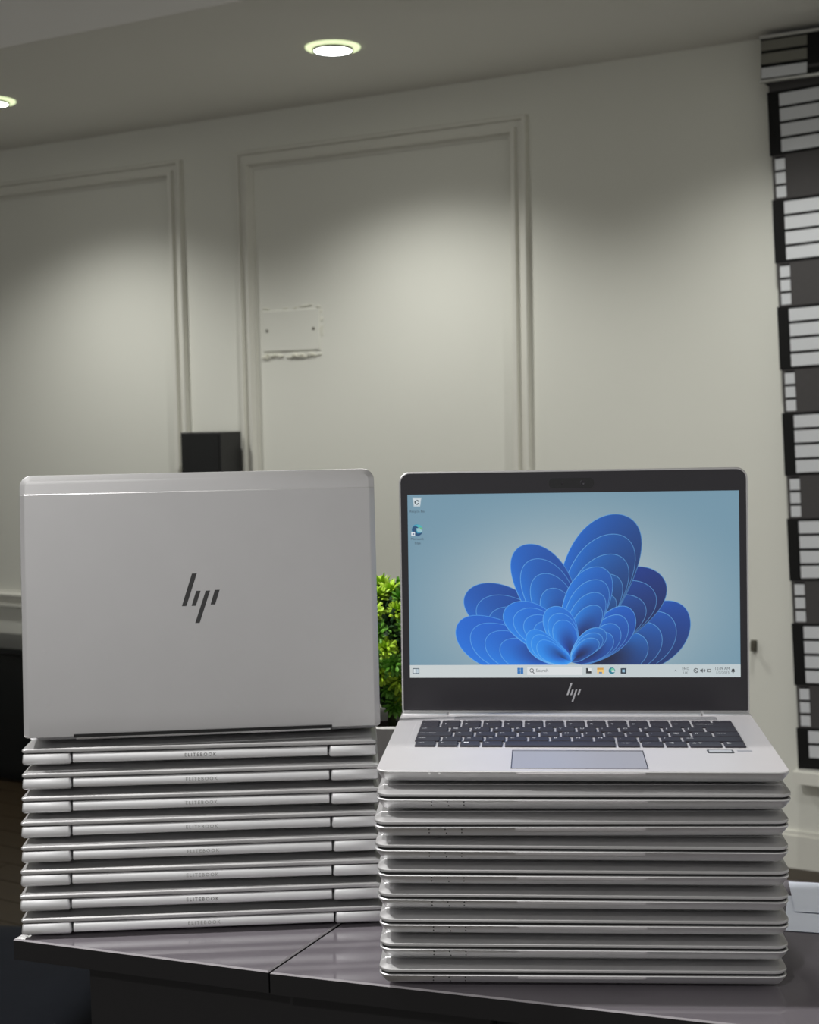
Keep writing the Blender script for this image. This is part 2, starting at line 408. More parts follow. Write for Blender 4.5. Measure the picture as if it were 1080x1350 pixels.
def closed_laptop(label, group):
    t = thing('laptop', label, 'laptop', (0, 0, 0), 0, group)
    b = link('base', BASE_C, t)
    link('thumb_notch', SCOOP, b)
    link('indicator_dots', DOTS, b)
    for y in (0.045, 0.190): link('foot', FOOT, b, Matrix.Translation((0, y, 0)))
    link('gap_shade', GAP_SHADE, b)  # dark sheet between lid and base, standing in for shade in the gap
    l = link('lid', LID, t, Matrix.Translation((0, LD, PITCHZ-LIDT)))
    h = link('hinge_bar', BAR, t, Matrix.Translation((0, LD-0.0072, 0.0082)))
    link('lettering', LETF, h)
    return t
def open_laptop(label, tilt, zq, group):
    t = thing('laptop', label, 'laptop', (0, 0, 0), 0, group)
    b = link('base', BASE_O, t)
    link('thumb_notch', SCOOP, b)
    for y in (0.045, 0.185): link('foot', FOOT, b, Matrix.Translation((0, y, 0)))
    yq = 0.211 - 0.0141*math.sin(tilt)
    M = Matrix.Translation((0, yq+0.0008, zq)) @ Matrix.Rotation(-(PI/2+tilt), 4, 'X')
    l = link('lid', LID, t, M)
    return t, b, l

def place(t, x, y, yaw, k, rear=False):
    """front-centre (or rear-centre) point of the k-th laptop of a stack"""
    t.rotation_euler = (0, 0, yaw)
    c, s = math.cos(yaw), math.sin(yaw)
    off = LD if rear else 0.0
    t.location = (x + s*off, y - c*off, TABLE + 0.0002 + k*PITCHZ)
ORD = ['lowest', 'second from bottom', 'third from bottom', 'fourth from bottom', 'fifth from bottom', 'sixth from bottom', 'seventh from bottom', 'uppermost closed one']
RS = [(.1244, 1.0583, -3.6), (.1251, 1.0583, -4.1), (.1251, 1.0564, -4.1), (.1243, 1.0553, -4.6), (.1243, 1.0531, -4.4), (.1228, 1.0505, -4.8), (.1231, 1.0475, -3.5), (.1251, 1.0506, -4.4)]
LS = [(-.1827, 1.1982, 3.27), (-.184, 1.2006, 3.1), (-.1842, 1.2052, 2.69), (-.1837, 1.2098, 3.26), (-.185, 1.2156, 2.93), (-.1856, 1.2212, 2.33), (-.1856, 1.2256, 2.63), (-.1871, 1.2330, 2.3)]
proto = None
for k, (x, y, a) in enumerate(RS):
    lab = 'closed silver laptop, %s in the right stack, front edge towards the viewer' % ORD[k]
    if proto is None: proto = closed_laptop(lab, 'closed laptops in the right stack'); o = proto
    else: o = copy_tree(proto); o['label'] = lab
    place(o, x, y, R(a), k)
for k, (x, y, a) in enumerate(LS):
    o = copy_tree(proto); o['label'] = 'closed silver laptop, %s in the left stack, hinge side towards the viewer' % ORD[k]
    o['group'] = 'closed laptops in the left stack'
    place(o, x, y, PI+R(a), k, True)
    if k in (7, 1):
        for ch in o.children:
            for g2 in ch.children:
                if g2.name.startswith('lettering'): g2.data = LET

# left open laptop, seen from behind
tl, bl, ll = open_laptop('open silver laptop seen from behind on the left stack, logo on its lid', R(-5.9), 0.0080, 'open laptops on the stacks')
yaw = PI+R(4.97); c, s = math.cos(yaw), math.sin(yaw)
tl.rotation_euler = (0, 0, yaw)
tl.location = (-.1835 + s*0.2175, 1.2341 - c*0.2175, TABLE+0.0002+8*PITCHZ)
link('logo', LOGO_LID, ll, Matrix.Translation((0, -LD*0.514, LIDT)) @ Matrix.Rotation(PI, 4, 'Z'))
m = MB(); m.box((-0.112, -0.0022, 0.0002), (0.112, 0.0004, LIDT+0.0002)); m.build('hinge_slot_shade', 'gap_dark', ll)  # dark strip painted in for the shade of the hinge opening
link('hinge_bar', BAR, tl, Matrix.Translation((0, 0.2045, 0.0085)))

# right open laptop
tr, br, lr = open_laptop('open silver laptop on the right stack with lit blue desktop screen and black keyboard', R(2.5), 0.0027, 'open laptops on the stacks')
tr.rotation_euler = (0, 0, R(-5.3)); tr.location = (0.1247, 1.0555, TABLE+0.0002+8*PITCHZ)
link('hinge_bar', BAR, tr, Matrix.Translation((0, 0.2046, 0.0105)))
link('status_lights', LEDS, br)
for x0, x1 in ((-H+0.001, -0.1125), (0.1125, H-0.001)):
    m = MB(); rr_loft(m, x0, x1, 0.1985, 0.2108, (0.001,)*4, [(0, DECK-0.002), (0, DECK+0.0006), (0.0012, DECK+0.0014)], n=2); m.build('hinge_cover', 'aluminium', tr, True, 30)
# bezel: frame around the panel (lid local: inner face z=0, -y is up)
SX, SB, ST = 0.2945/2, -0.0418, -0.2075
def bezel():
    m = MB(); e = 0.0016
    out = rrect(-H+e, H-e, -LD+e, -0.012, (0.0085, 0.0085, 0.001, 0.001), 0, 8)
    n = len(out); inn = []
    # ring of matching points on the screen rectangle
    for x, y, z in out:
        inn.append((max(-SX, min(SX, x)), max(ST, min(SB, y)), 0))
    # snap to border of the rectangle
    q = n//4
    cor = [(-SX, ST), (SX, ST), (SX, SB), (-SX, SB)]
    inn = [(cor[i//(n//4)][0], cor[i//(n//4)][1], 0) for i in range(n)]
    zf = -0.0009
    m.rings([[(x, y, 0.0001) for x, y, z in out], [(x, y, zf+0.0003) for x, y, z in out], [(x*0.998, y, zf) for x, y, z in out]], 0, False, False)
    a = [(x*0.998, y, zf) for x, y, z in out]; b = [(x, y, zf) for x, y, z in inn]; b2 = [(x, y, 0.0) for x, y, z in inn]
    for i in range(n):
        j = (i+1) % n
        if inn[i] == inn[j]: m.face([a[i], a[j], b[i]])
        else:
            m.face([a[i], a[j], b[j], b[i]]); m.face([b[i], b[j], b2[j], b2[i]], 1)
    return m.build('bezel', ['bezel', 'bezel_gloss'], lr)
bz = bezel()
LOGO_M = Matrix.Translation((0, -0.0285, -0.0009)) @ Matrix.Rotation(PI, 4, 'X')
lg = link('logo', LOGO_BEZ, lr, LOGO_M)
m = MB(); rr_loft(m, -0.020, 0.020, -0.2205, -0.2115, (0.004,)*4, [(0, -0.0008), (0, -0.00095), (0.0005, -0.0010)], n=5); m.build('camera_strip', 'bezel_gloss', lr)
m = MB()
for (x, r_) in ((0.010, 0.0024), (-0.008, 0.0011)):
    m.rings([[(x+rr*math.cos(2*PI*k/20), -0.216+rr*math.sin(2*PI*k/20), z) for k in range(20)] for rr, z in ((r_, -0.0009), (r_, -0.0013), (r_*0.75, -0.0014), (r_*0.6, -0.00115))])
m.build('webcam', 'bezel', lr, True, 40)

# --- the picture on the screen, painted as flat coloured shapes
class Pic:
    def __init__(s): s.v = []; s.f = []; s.col = []; s.z = 0.0
    def loc(s, a, b): return (-SX + a*2*SX, ST + b*(SB-ST), -0.00012 - s.z)
    def px(s, x, y):
        """photo pixel -> fraction of the screen"""
        xl = 535+(y-653.5)/240*3; xr = 973+(y-646)/247*2; a = (x-xl)/(xr-xl)
        yt = 653.5-7.5*a; yb = 893.5-0.5*a
        return a, (y-yt)/(yb-yt)
    def up(s): s.z += 0.000006
    def poly(s, pts, cols):
        i = len(s.v); s.v.extend(s.loc(*p) for p in pts); s.f.append(list(range(i, i+len(pts)))[::-1])
        s.col.append([cols]*len(pts) if not isinstance(cols, list) else cols[::-1])
    def grid(s, fn, nu, nv, cf):
        for i in range(nu):
            for j in range(nv):
                q = [(i/nu, j/nv), ((i+1)/nu, j/nv), ((i+1)/nu, (j+1)/nv), (i/nu, (j+1)/nv)]
                s.poly([fn(*w) for w in q], [cf(*w) for w in q])
    def rect(s, x0, y0, x1, y1, c): s.up(); s.poly([s.px(x0, y0), s.px(x1, y0), s.px(x1, y1), s.px(x0, y1)], c)
    def shape(s, P, c): s.up(); s.poly([s.px(*p) for p in P], c)
    def text(s, body, x, y, h, c, align='CENTER'):
        s.up(); V, Fc = text_tris(body, 1.0, align)
        for f in Fc: s.poly([s.px(x+V[k][0]*h, y-V[k][1]*h) for k in f], c)
    def disc(s, x, y, rx, ry, c, a0=0, a1=2*PI, n=18): s.up(); s.poly([s.px(x+rx*math.cos(a0+(a1-a0)*k/n), y+ry*math.sin(a0+(a1-a0)*k/n)) for k in range(n if a1-a0 > 6 else n+1)], c)
def cat(P, n):
    """Catmull-Rom through P, n samples"""
    out = []; m_ = len(P)-1
    for i in range(n):
        t = i/(n-1)*m_; k = min(int(t), m_-1); u = t-k
        p0 = P[max(k-1, 0)]; p1 = P[k]; p2 = P[k+1]; p3 = P[min(k+2, m_)]
        out.append(tuple(0.5*(2*p1[d]+(p2[d]-p0[d])*u+(2*p0[d]-5*p1[d]+4*p2[d]-p3[d])*u*u+(3*p1[d]-p0[d]-3*p2[d]+p3[d])*u**3) for d in (0, 1)))
    return out
def mixc(a, b, t): return tuple(a[i]+(b[i]-a[i])*t for i in range(3))
pic = Pic()
def bgc(a, b):
    d = math.hypot((a-0.5)/0.62, (b-0.62)/0.75); t = max(0, min(1, d)); t = t*t*(3-2*t)
    return mixc((186, 198, 202), (116, 152, 172), t)
pic.grid(lambda a, b: (a, b), 26, 16, bgc)
YM = 688
def cp(x, y): return pic.px(590+x/3.176, 660+min(y, YM)/3.176)
HI, MI, DE, DA, NV = (38, 148, 244), (12, 112, 226), (6, 74, 184), (6, 38, 112), (7, 16, 48)
RIM = (112, 186, 248)
def ribbon(A_, B_, c0a, c0b, c1a=None, c1b=None, rim=True, n=34, rimw=2.6, rimc=RIM):
    c1a = c1a or c0a; c1b = c1b or c0b
    a = cat(A_, n); b = cat(B_, n); pic.up(); nv = 5
    for i in range(n-1):
        for j in range(nv):
            pts = []; cols = []
            for di, dj in ((0, 0), (1, 0), (1, 1), (0, 1)):
                v = (j+dj)/nv; u = (i+di)/(n-1); p = a[i+di]; q = b[i+di]
                pts.append(cp(p[0]+(q[0]-p[0])*v, p[1]+(q[1]-p[1])*v))
                w = v*v*(3-2*v); us = u*u*(3-2*u)
                cols.append(mixc(mixc(c0a, c0b, w), mixc(c1a, c1b, w), us))
            pic.poly(pts, cols)
    if rim:
        pic.up()
        for i in range(n-1):
            p, q = a[i], a[i+1]; dx, dy = q[0]-p[0], q[1]-p[1]; L = math.hypot(dx, dy) or 1; ox, oy = -dy/L*rimw/2, dx/L*rimw/2
            if p[1] > YM or q[1] > YM: continue
            u = i/(n-1); rc = mixc(rimc, mixc(c1a, rimc, 0.45), u)
            pic.poly([cp(p[0]+ox, p[1]+oy), cp(q[0]+ox, q[1]+oy), cp(q[0]-ox, q[1]-oy), cp(p[0]-ox, p[1]-oy)], rc)
# a plain fan of overlapping rounded blue petals
def petal(bx, by, tx, ty, w, ca, cb, layers=4, bend=0.0, slide=0.0):
    """rounded, slightly bent petal with a few folds nested inside it"""
    L = math.hypot(tx-bx, ty-by); ux, uy = (tx-bx)/L, (ty-by)/L; nx, ny = -uy, ux
    for q in range(layers):
        k = 1-0.13*q; A_, B_ = [], []; m_ = 13
        for i in range(2*m_+1):
            sd = -1 if i <= m_ else 1
            t = 1-abs(i-m_)/m_; sx = math.sin(t*PI/2)
            hw = w/2*1.12*math.sqrt(sx)*math.sqrt(max(0, 1-sx**3.2))
            lat = sd*hw*k + bend*sx*sx*k + slide*q*sx
            A_.append((bx+ux*L*sx*k+nx*lat, by+uy*L*sx*k+ny*lat))
            lb = bend*0.05+slide*q*0.2
            B_.append((bx+ux*L*0.20+nx*lb, by+uy*L*0.20+ny*lb))
        ribbon(A_, B_, mixc(ca, HI, 0.22*q), mixc(cb, DA, 0.2), mixc(ca, cb, 0.7), mixc(cb, NV, 0.6), rimw=2.4, n=54)
BX, BY = 520, 676
petal(BX+20, BY, 1030, 555, 330, (16, 92, 204), NV, 4, -70, 14)
petal(BX, BY, 835, 265, 330, (10, 66, 170), NV, 5, 60, 12)
petal(BX, BY, 120, 335, 280, (18, 116, 224), DA, 4, -60, -10)
petal(BX, BY, 665, 44, 380, (14, 112, 222), NV, 6, 70, 14)
petal(BX, BY, 380, 170, 300, (20, 122, 230), DA, 4, -60, 10)
petal(BX, BY, 22, 600, 270, (22, 126, 234), DE, 4, 60, -8)
petal(BX, BY, 800, 500, 200, (20, 112, 224), DA, 4, -40, 8)
petal(BX, BY, 590, 270, 240, (26, 132, 240), DA, 4, 50, 10)
petal(BX, BY, 290, 410, 220, (32, 140, 244), DE, 4, -50, 8)
petal(BX, BY, 460, 440, 170, (42, 150, 248), DE, 3, -20, 6)
petal(BX, BY, 640, 530, 120, (36, 142, 244), DA, 3, 20, 5)
petal(BX, BY, 320, 590, 140, (46, 154, 248), MI, 3, 30, -5)
# task bar and icons
pic.up(); pic.grid(lambda a, b: (a, pic.px(540, 877)[1]+b*(1-pic.px(540, 877)[1])), 12, 1, lambda a, b: mixc((206, 213, 214), (196, 208, 212), a))
pic.rect(541.5, 881, 550.5, 888.5, (70, 84, 96)); pic.rect(542.6, 882, 545.6, 887.5, (215, 225, 230)); pic.rect(546.6, 882, 549.6, 887.5, (190, 206, 216))
for i, j in ((0, 0), (1, 0), (0, 1), (1, 1)): pic.rect(682+i*4.1, 880.6+j*4.1, 685.7+i*4.1, 884.3+j*4.1, (34, 116, 190))
pic.rect(695, 879.3, 768, 890, (224, 228, 230))
pic.disc(701, 884, 2.7, 2.7, (60, 66, 72)); pic.disc(701, 884, 1.8, 1.8, (226, 229, 231)); pic.shape([(702.6, 885.4), (704.8, 887.6), (704.1, 888.3), (701.9, 886.1)], (60, 66, 72))
pic.text('Search', 706.5, 884.2, 6.2, (98, 102, 106), 'LEFT')
pic.rect(773, 881, 780, 888, (40, 44, 50)); pic.rect(776, 881, 780, 885, (232, 236, 238))
pic.rect(787.5, 880.6, 796, 888, (214, 160, 72)); pic.rect(787.5, 883, 797, 888, (244, 204, 122)); pic.rect(790, 886, 794, 888, (90, 130, 180))
pic.disc(807, 884.4, 4.3, 4.3, (34, 126, 150)); pic.disc(808, 883.2, 2.5, 2.0, (120, 206, 170)); pic.disc(808.6, 885.0, 2.3, 1.4, (214, 228, 228))
pic.rect(818.5, 881, 826, 888.3, (40, 54, 68)); pic.rect(820.6, 882.8, 824, 886.4, (150, 190, 214))
pic.shape([(888.5, 885.5), (890.5, 883), (892.5, 885.5), (890.5, 884.2)], (80, 84, 88))
pic.text('ENG', 903.5, 882, 4.6, (70, 74, 78)); pic.text('UK', 903.5, 887.4, 4.6, (84, 88, 92))
pic.disc(917, 884.2, 3.2, 3.2, (84, 90, 94)); pic.disc(917, 884.2, 2.2, 2.2, (196, 206, 210)); pic.shape([(914.8, 882.2), (915.5, 881.7), (919.2, 886.2), (918.5, 886.7)], (84, 90, 94))
pic.shape([(922.5, 883), (924, 883), (926, 881.2), (926, 887.2), (924, 885.4), (922.5, 885.4)], (84, 90, 94)); pic.disc(928, 884.2, 1.3, 2.0, (110, 116, 120))
pic.rect(931.3, 882.2, 936.3, 886.3, (70, 76, 80)); pic.rect(933, 883, 935.6, 885.5, (206, 214, 216))
pic.text('12:09 AM', 951, 881.8, 5.0, (70, 74, 78)); pic.text('1/7/2023', 951.5, 887.4, 5.0, (84, 88, 92))
pic.shape([(962.8, 886), (963.6, 882.6), (965.2, 881.6), (966.8, 882.6), (967.6, 886)], (40, 44, 48)); pic.disc(965.2, 886.9, 0.9, 0.7, (40, 44, 48))
# desktop icons
pic.shape([(541.6, 657), (554, 657), (552.2, 669), (543.6, 669)], (186, 202, 210)); pic.shape([(543, 658.6), (552.8, 658.6), (551.4, 667.6), (544.4, 667.6)], (206, 218, 224))
for k in range(3):
    a = k*2*PI/3+0.4
    P = [(547.8+rr*math.cos(a+da), 663.4+rr*math.sin(a+da)) for rr, da in ((3.4, 0), (3.4, 0.75), (3.6, 1.4), (1.9, 1.3), (1.7, 0.6), (1.7, 0))]
    pic.shape(P, (52, 66, 74))
pic.text('Recycle Bin', 548.3, 675.3, 4.4, (62, 78, 88))
pic.disc(548, 699.5, 7.2, 7.4, (52, 150, 186)); pic.disc(549.6, 697, 5.2, 4.4, (74, 178, 190)); pic.disc(552.2, 698.6, 3.2, 2.6, (112, 184, 130))
pic.shape(cat([(541, 700), (542, 696), (546, 694.4), (550, 697), (547, 700), (548.5, 704), (555, 703), (551, 707), (546, 706.5), (541, 700)], 30), (20, 74, 116))
pic.shape([(546.5, 697.5), (551, 697), (555.4, 700.6), (553, 703), (549, 702.5)], (150, 196, 206))
pic.rect(540.2, 702.2, 545.2, 707, (222, 230, 236)); pic.shape([(541.4, 705), (543, 703.4), (543, 704.2), (544.2, 704.2), (544.2, 705.6), (543, 705.6), (543, 706.4)], (50, 80, 130))
pic.text('Microsoft', 548.2, 711.3, 4.4, (58, 76, 88)); pic.text('Edge', 548.8, 716.8, 4.4, (58, 76, 88))
me = bpy.data.meshes.new('screen'); me.from_pydata(pic.v, [], pic.f); me.materials.append(ms)
ca = me.color_attributes.new('Picture', 'FLOAT_COLOR', 'CORNER')
flat = []
for cols in pic.col:
    for c_ in cols: flat.extend((lin(max(0, c_[0])), lin(max(0, c_[1])), lin(max(0, c_[2])), 1.0))
ca.data.foreach_set('color', flat); me.update()
link('screen', me, lr)

# --- keyboard, trackpad and the small things on the deck
kb = MB(); rr_loft(kb, -0.1385, 0.1350, 0.0745, 0.1735, (0.002,)*4, [(0, DECK-0.001), (0, DECK+0.0001), (0.0004, DECK+0.0002)], n=2)
kbo = kb.build('keyboard', 'deck_metal', tr)
U = 0.2685/15; X0 = -0.1342
def key(x0, x1, y0, y1, leg=''):
    m = MB(); g_ = 0.0011; x0 += g_; x1 -= g_; y0 += 0.0010; y1 -= 0.0010; zt = DECK+0.0017
    cx, cy = (x0+x1)/2, (y0+y1)/2; w, d = (x1-x0)/2, (y1-y0)/2
    m.rings([rrect(-w, w, -d, d, (0.0008,)*4, DECK+0.0002-zt, 2), rrect(-w, w, -d, d, (0.0008,)*4, -0.0005, 2), rrect(-w+0.0006, w-0.0006, -d+0.0006, d-0.0006, (0.0008,)*4, 0.0, 2)])
    if leg:
        sz = 0.0052 if len(leg) == 1 else 0.0036
        V, Fc = text_tris(leg, sz, 'LEFT'); off = -w+0.0022
        m.tris(V, Fc, lambda v: (v[0]+off, v[1]+d*0.25, 0.00008), 1)
    return link('key', m.mesh('key', ['key', 'legend']), kbo, Matrix.Translation((cx, cy, zt)))
Y0, RH = 0.0752, 0.0176
def px2x(p): return (p-762.5)/1666.0
bot = [(541, 572, 'ctrl'), (572, 602.5, 'fn'), (602.5, 632, '\u25a0'), (632, 663, 'alt'), (663, 814.5, ''), (814.5, 846.5, 'alt gr'), (846.5, 878, 'ctrl'), (878, 909.5, '\u25c4'), (909.5, 955, '\u25b2 \u25bc'), (955, 986, '\u25ba')]
for a, b, l in bot: key(px2x(a), px2x(b), Y0, Y0+RH, l)
def row(r, spec):
    x = X0; y = Y0+RH*r
    for w, l in spec:
        key(x, x+w*U, y, y+(RH if r < 5 else 0.0095), l); x += w*U
row(1, [(1.25, 'shift'), (1, '\\')]+[(1, ch) for ch in 'ZXCVBNM']+[(1, ','), (1, '.'), (1, '/'), (2.75, 'shift')])
row(2, [(1.75, 'caps lock')]+[(1, ch) for ch in 'ASDFGHJKL']+[(1, ';'), (1, '@'), (1, '#'), (1.25, 'enter')])
row(3, [(1.5, 'tab')]+[(1, ch) for ch in 'QWERTYUIOP']+[(1, '['), (1, ']'), (1.5, '')])
row(4, [(1, '`')]+[(1, ch) for ch in '1234567890']+[(1, '-'), (1, '='), (2, 'backspace')])
row(5, [(1, 'esc')]+[(1, 'f%d' % i) for i in range(1, 13)]+[(1, 'prt'), (1, 'del')])
m = MB(); rr_loft(m, -0.0525, 0.0510, 0.0075, 0.0665, (0.002,)*4, [(0, DECK-0.001), (0, DECK+0.0002)], n=3)
tp = m.build('trackpad', 'trackpad', tr)
m = MB(); e = 0.0007
for a, b in (((-0.0525, 0.0075), (-0.0525+e, 0.0665)), ((0.051-e, 0.0075), (0.051, 0.0665)), ((-0.0525, 0.0665-e), (0.051, 0.0665)), ((-0.0525, 0.0075), (0.051, 0.0075+e*0.5)), ((-0.0012, 0.0640), (-0.0005, 0.0665)), ((-0.0525, 0.0635), (0.051, 0.0639))):
    m.box((a[0], a[1], DECK), (b[0], b[1], DECK+0.00032))
m.build('groove', 'bezel', tp)
m = MB(); rr_loft(m, 0.1010, 0.1215, 0.0590, 0.0695, (0.0012,)*4, [(0, DECK-0.0005), (0, DECK+0.00025)], n=2); fp = m.build('fingerprint_reader', 'bezel', tr)
m = MB(); rr_loft(m, 0.1024, 0.1201, 0.0608, 0.0680, (0.0012,)*4, [(0, DECK), (0, DECK+0.0004)], n=2); m.build('sensor_plate', 'silver_print', fp)
m = MB(); rr_loft(m, 0.1245, 0.1360, 0.0640, 0.0690, (0.0006,)*4, [(0, DECK-0.0005), (0, DECK+0.0002)], n=2); m.build('badge', 'trackpad', tr)
m = MB(); rr_loft(m, -0.1060, 0.1230, 0.1800, 0.1940, (0.002,)*4, [(0, DECK-0.0005), (0, DECK+0.0002)], n=2); m.build('speaker_grille', 'grille', tr)

# ------------------------------------------------------------------ potted plant behind the stacks
PX, PY = -0.024, 1.575
pl = thing('potted_plant', 'small artificial plant with bright green leaf tufts in a grey pot between the stacks', 'plant', (PX, PY, TABLE+0.0002))
m = MB(); n = 32
def ring(r, z, n=32): return [(r*math.cos(2*PI*k/n), r*math.sin(2*PI*k/n), z) for k in range(n)]
m.rings([ring(0.040, 0), ring(0.043, 0.003), ring(0.053, 0.098), ring(0.055, 0.102), ring(0.052, 0.104), ring(0.049, 0.100), ring(0.048, 0.088)], 0, True, False)
m.build('pot', 'pot', pl, True, 40)
m = MB(); cyl(m, (0, 0), 0.0478, 0.080, 0.089, 24); m.build('soil', 'soil', pl)
m = MB(); cyl(m, (0, 0), 0.005, 0.085, 0.19, 8, r1=0.003); m.build('stem', 'stem', pl)
def tuft_mesh(matn, nl, size, spread, rs):
    rnd = random.Random(rs); m = MB()
    for i in range(nl):
        ga = i*2.399963; t = (i+0.5)/nl; el = PI/2 - spread*math.sqrt(t)
        d = Vector((math.cos(ga)*math.cos(el), math.sin(ga)*math.cos(el), math.sin(el)))
        s_ = d.cross(Vector((0, 0, 1)));
        if s_.length < 1e-3: s_ = Vector((1, 0, 0))
        s_.normalize(); L = size*rnd.uniform(0.8, 1.1); w = L*0.17; up = s_.cross(d)
        a = d*L*0.12; b = d*L*0.62 + up*L*0.04; c_ = d*L + up*L*0.02
        m.face([a-s_*w*0.4, b-s_*w, b+up*w*0.5]); m.face([a-s_*w*0.4, b+up*w*0.5, a+s_*w*0.4]); m.face([a+s_*w*0.4, b+up*w*0.5, b+s_*w])
        m.face([b-s_*w, c_-s_*w*0.45, b+up*w*0.5]); m.face([b+up*w*0.5, c_-s_*w*0.45, c_+s_*w*0.45]); m.face([b+up*w*0.5, c_+s_*w*0.45, b+s_*w])
    return m.mesh('leaf_tuft', [matn])
TU = [tuft_mesh('leaf_light', 46, 0.016, 1.75, 1), tuft_mesh('leaf_mid', 42, 0.015, 1.8, 2), tuft_mesh('leaf_dark', 34, 0.021, 1.9, 3)]
rnd = random.Random(11)
for i in range(150):
    t = (i+0.5)/150; z = 1-1.75*t; r_ = math.sqrt(max(0, 1-z*z)); a = i*2.399963
    d = Vector((r_*math.cos(a), r_*math.sin(a), z))
    inner = i % 3 == 0
    k = 0.80 if inner else rnd.uniform(0.92, 1.0)
    pos = Vector((d.x*0.062*k, d.y*0.062*k, 0.178+d.z*0.072*k))
    me_ = TU[2] if inner else TU[0 if rnd.random() < 0.55 else 1]
    if pos.z < 0.112: me_ = TU[2]
    q = d.to_track_quat('Z', 'Y') @ Matrix.Rotation(rnd.uniform(0, 6.28), 3, 'Z').to_quaternion()
    link('leaf_tuft', me_, pl, Matrix.Translation(pos) @ q.to_matrix().to_4x4() @ Matrix.Scale(rnd.uniform(0.85, 1.15), 4))

# ------------------------------------------------------------------ papers at the back of the counter on the right
def sheet(a, b, c_, d_, z, label, lift=0.0):
    m = MB(); n = 8; P = [Vector((p[0], p[1], 0)) for p in (a, b, c_, d_)]
    def pt(u, v, dz): 
        p = P[0]*(1-u)*(1-v)+P[1]*u*(1-v)+P[2]*u*v+P[3]*(1-u)*v
        return (p.x, p.y, z+dz+lift*(v**2)*(0.6+0.4*math.sin(u*3)))
    for i in range(n):
        for j in range(n):
            q = [(i/n, j/n), ((i+1)/n, j/n), ((i+1)/n, (j+1)/n), (i/n, (j+1)/n)]
            m.face([pt(*w, 0.0005) for w in q]); m.face([pt(*w, 0) for w in q][::-1])
    me = m.mesh('paper_sheet', ['paper'], True); o = link('paper_sheet', me)
    return tag(o, label, 'paper', 'loose papers on the counter')
sheet((.3080, 1.1760), (.485, 1.131), (.515, 1.225), (.335, 1.262), TABLE+0.0003, 'white paper sheet lying flat on the counter right of the laptop stack')
sheet((.330, 1.218), (.500, 1.175), (.525, 1.240), (.3430, 1.290), TABLE+0.0012, 'white paper sheet overlapping another sheet at the counter back edge', 0.004)

# ------------------------------------------------------------------ things along the wall
# cover plate painted over, crumbling plaster round it
u0, u1, z0, z1 = -3.462, -3.185, CAMZ+0.270, CAMZ+0.438
cvr = thing('wall_cover_plate', 'painted-over rectangular cover plate with two screws on the wall panel', 'cover plate', on_wall((u0+u1)/2, z0), WALL_YAW)
w = (u1-u0)/2; h_ = z1-z0
m = MB(); m.rings([[(-w, 0, 0), (w, 0, 0), (w, 0, h_), (-w, 0, h_)], [(-w, -0.004, 0), (w, -0.004, 0), (w, -0.004, h_), (-w, -0.004, h_)], [(-w+0.003, -0.006, 0.003), (w-0.003, -0.006, 0.003), (w-0.003, -0.006, h_-0.003), (-w+0.003, -0.006, h_-0.003)]]); m.build('plate', 'wall_paint', cvr)
for x in (-w*0.86, w*0.80):
    m = MB(); n = 12
    m.rings([[(x+r_*math.cos(2*PI*k/n), y, h_*0.52+r_*math.sin(2*PI*k/n)) for k in range(n)] for r_, y in ((0.006, -0.0055), (0.006, -0.0080), (0.004, -0.0088))]); m.build('screw', 'screw', cvr)
rnd = random.Random(5); m = MB()
def crumb(x, z, sx, sz, d_):
    m.rings([[(x+sx*math.cos(2*PI*k/7)*rnd.uniform(.7, 1.2), 0.001, z+sz*math.sin(2*PI*k/7)*rnd.uniform(.7, 1.2)) for k in range(7)], [(x+0.5*sx*math.cos(2*PI*k/7), -d_, z+0.5*sz*math.sin(2*PI*k/7)) for k in range(7)]])
for k in range(26):
    x = -w + 2*w*rnd.random(); crumb(x, -0.010-rnd.random()*0.016, rnd.uniform(.008, .022), rnd.uniform(.003, .007), rnd.uniform(.006, .013))
for k in range(12): crumb(-w+2*w*rnd.random(), h_+0.006+rnd.random()*0.012, rnd.uniform(.008, .022), rnd.uniform(.002, .005), rnd.uniform(.003, .007))
for k in range(7): crumb(w+0.006+rnd.random()*0.006, h_*rnd.random(), rnd.uniform(.003, .005), rnd.uniform(.006, .014), rnd.uniform(.003, .006))
m.build('plaster_edge', 'plaster', cvr)

# loudspeaker on a stand in front of the wall
sp = thing('loudspeaker', 'black box loudspeaker on a stand by the wall, behind the left laptop', 'speaker', on_wall(-3.665, 0, 0.115), WALL_YAW)
TOP = CAMZ-0.056
m = MB(); rr_loft(m, -0.104, 0.104, -0.072, 0.072, (0.004,)*4, [(0.002, TOP-0.42), (0, TOP-0.417), (0, TOP-0.003), (0.003, TOP)], n=3); cab = m.build('cabinet', 'speaker_vinyl', sp)
m = MB(); m.box((-0.096, -0.0785, TOP-0.41), (0.096, -0.0722, TOP-0.010)); m.build('grille', 'speaker_cloth', cab)
m = MB(); cyl(m, (0, 0), 0.018, 0.024, TOP-0.43, 16); m.build('pole', 'black_gloss', sp)
m = MB(); m.box((-0.09, -0.06, TOP-0.432), (0.09, 0.06, TOP-0.4205)); m.build('top_plate', 'black_gloss', sp)
m = MB(); rr_loft(m, -0.13, 0.13, -0.10, 0.10, (0.02,)*4, [(0.003, 0.0005), (0, 0.004), (0, 0.020), (0.004, 0.024)], n=4); m.build('foot_plate', 'black_gloss', sp)

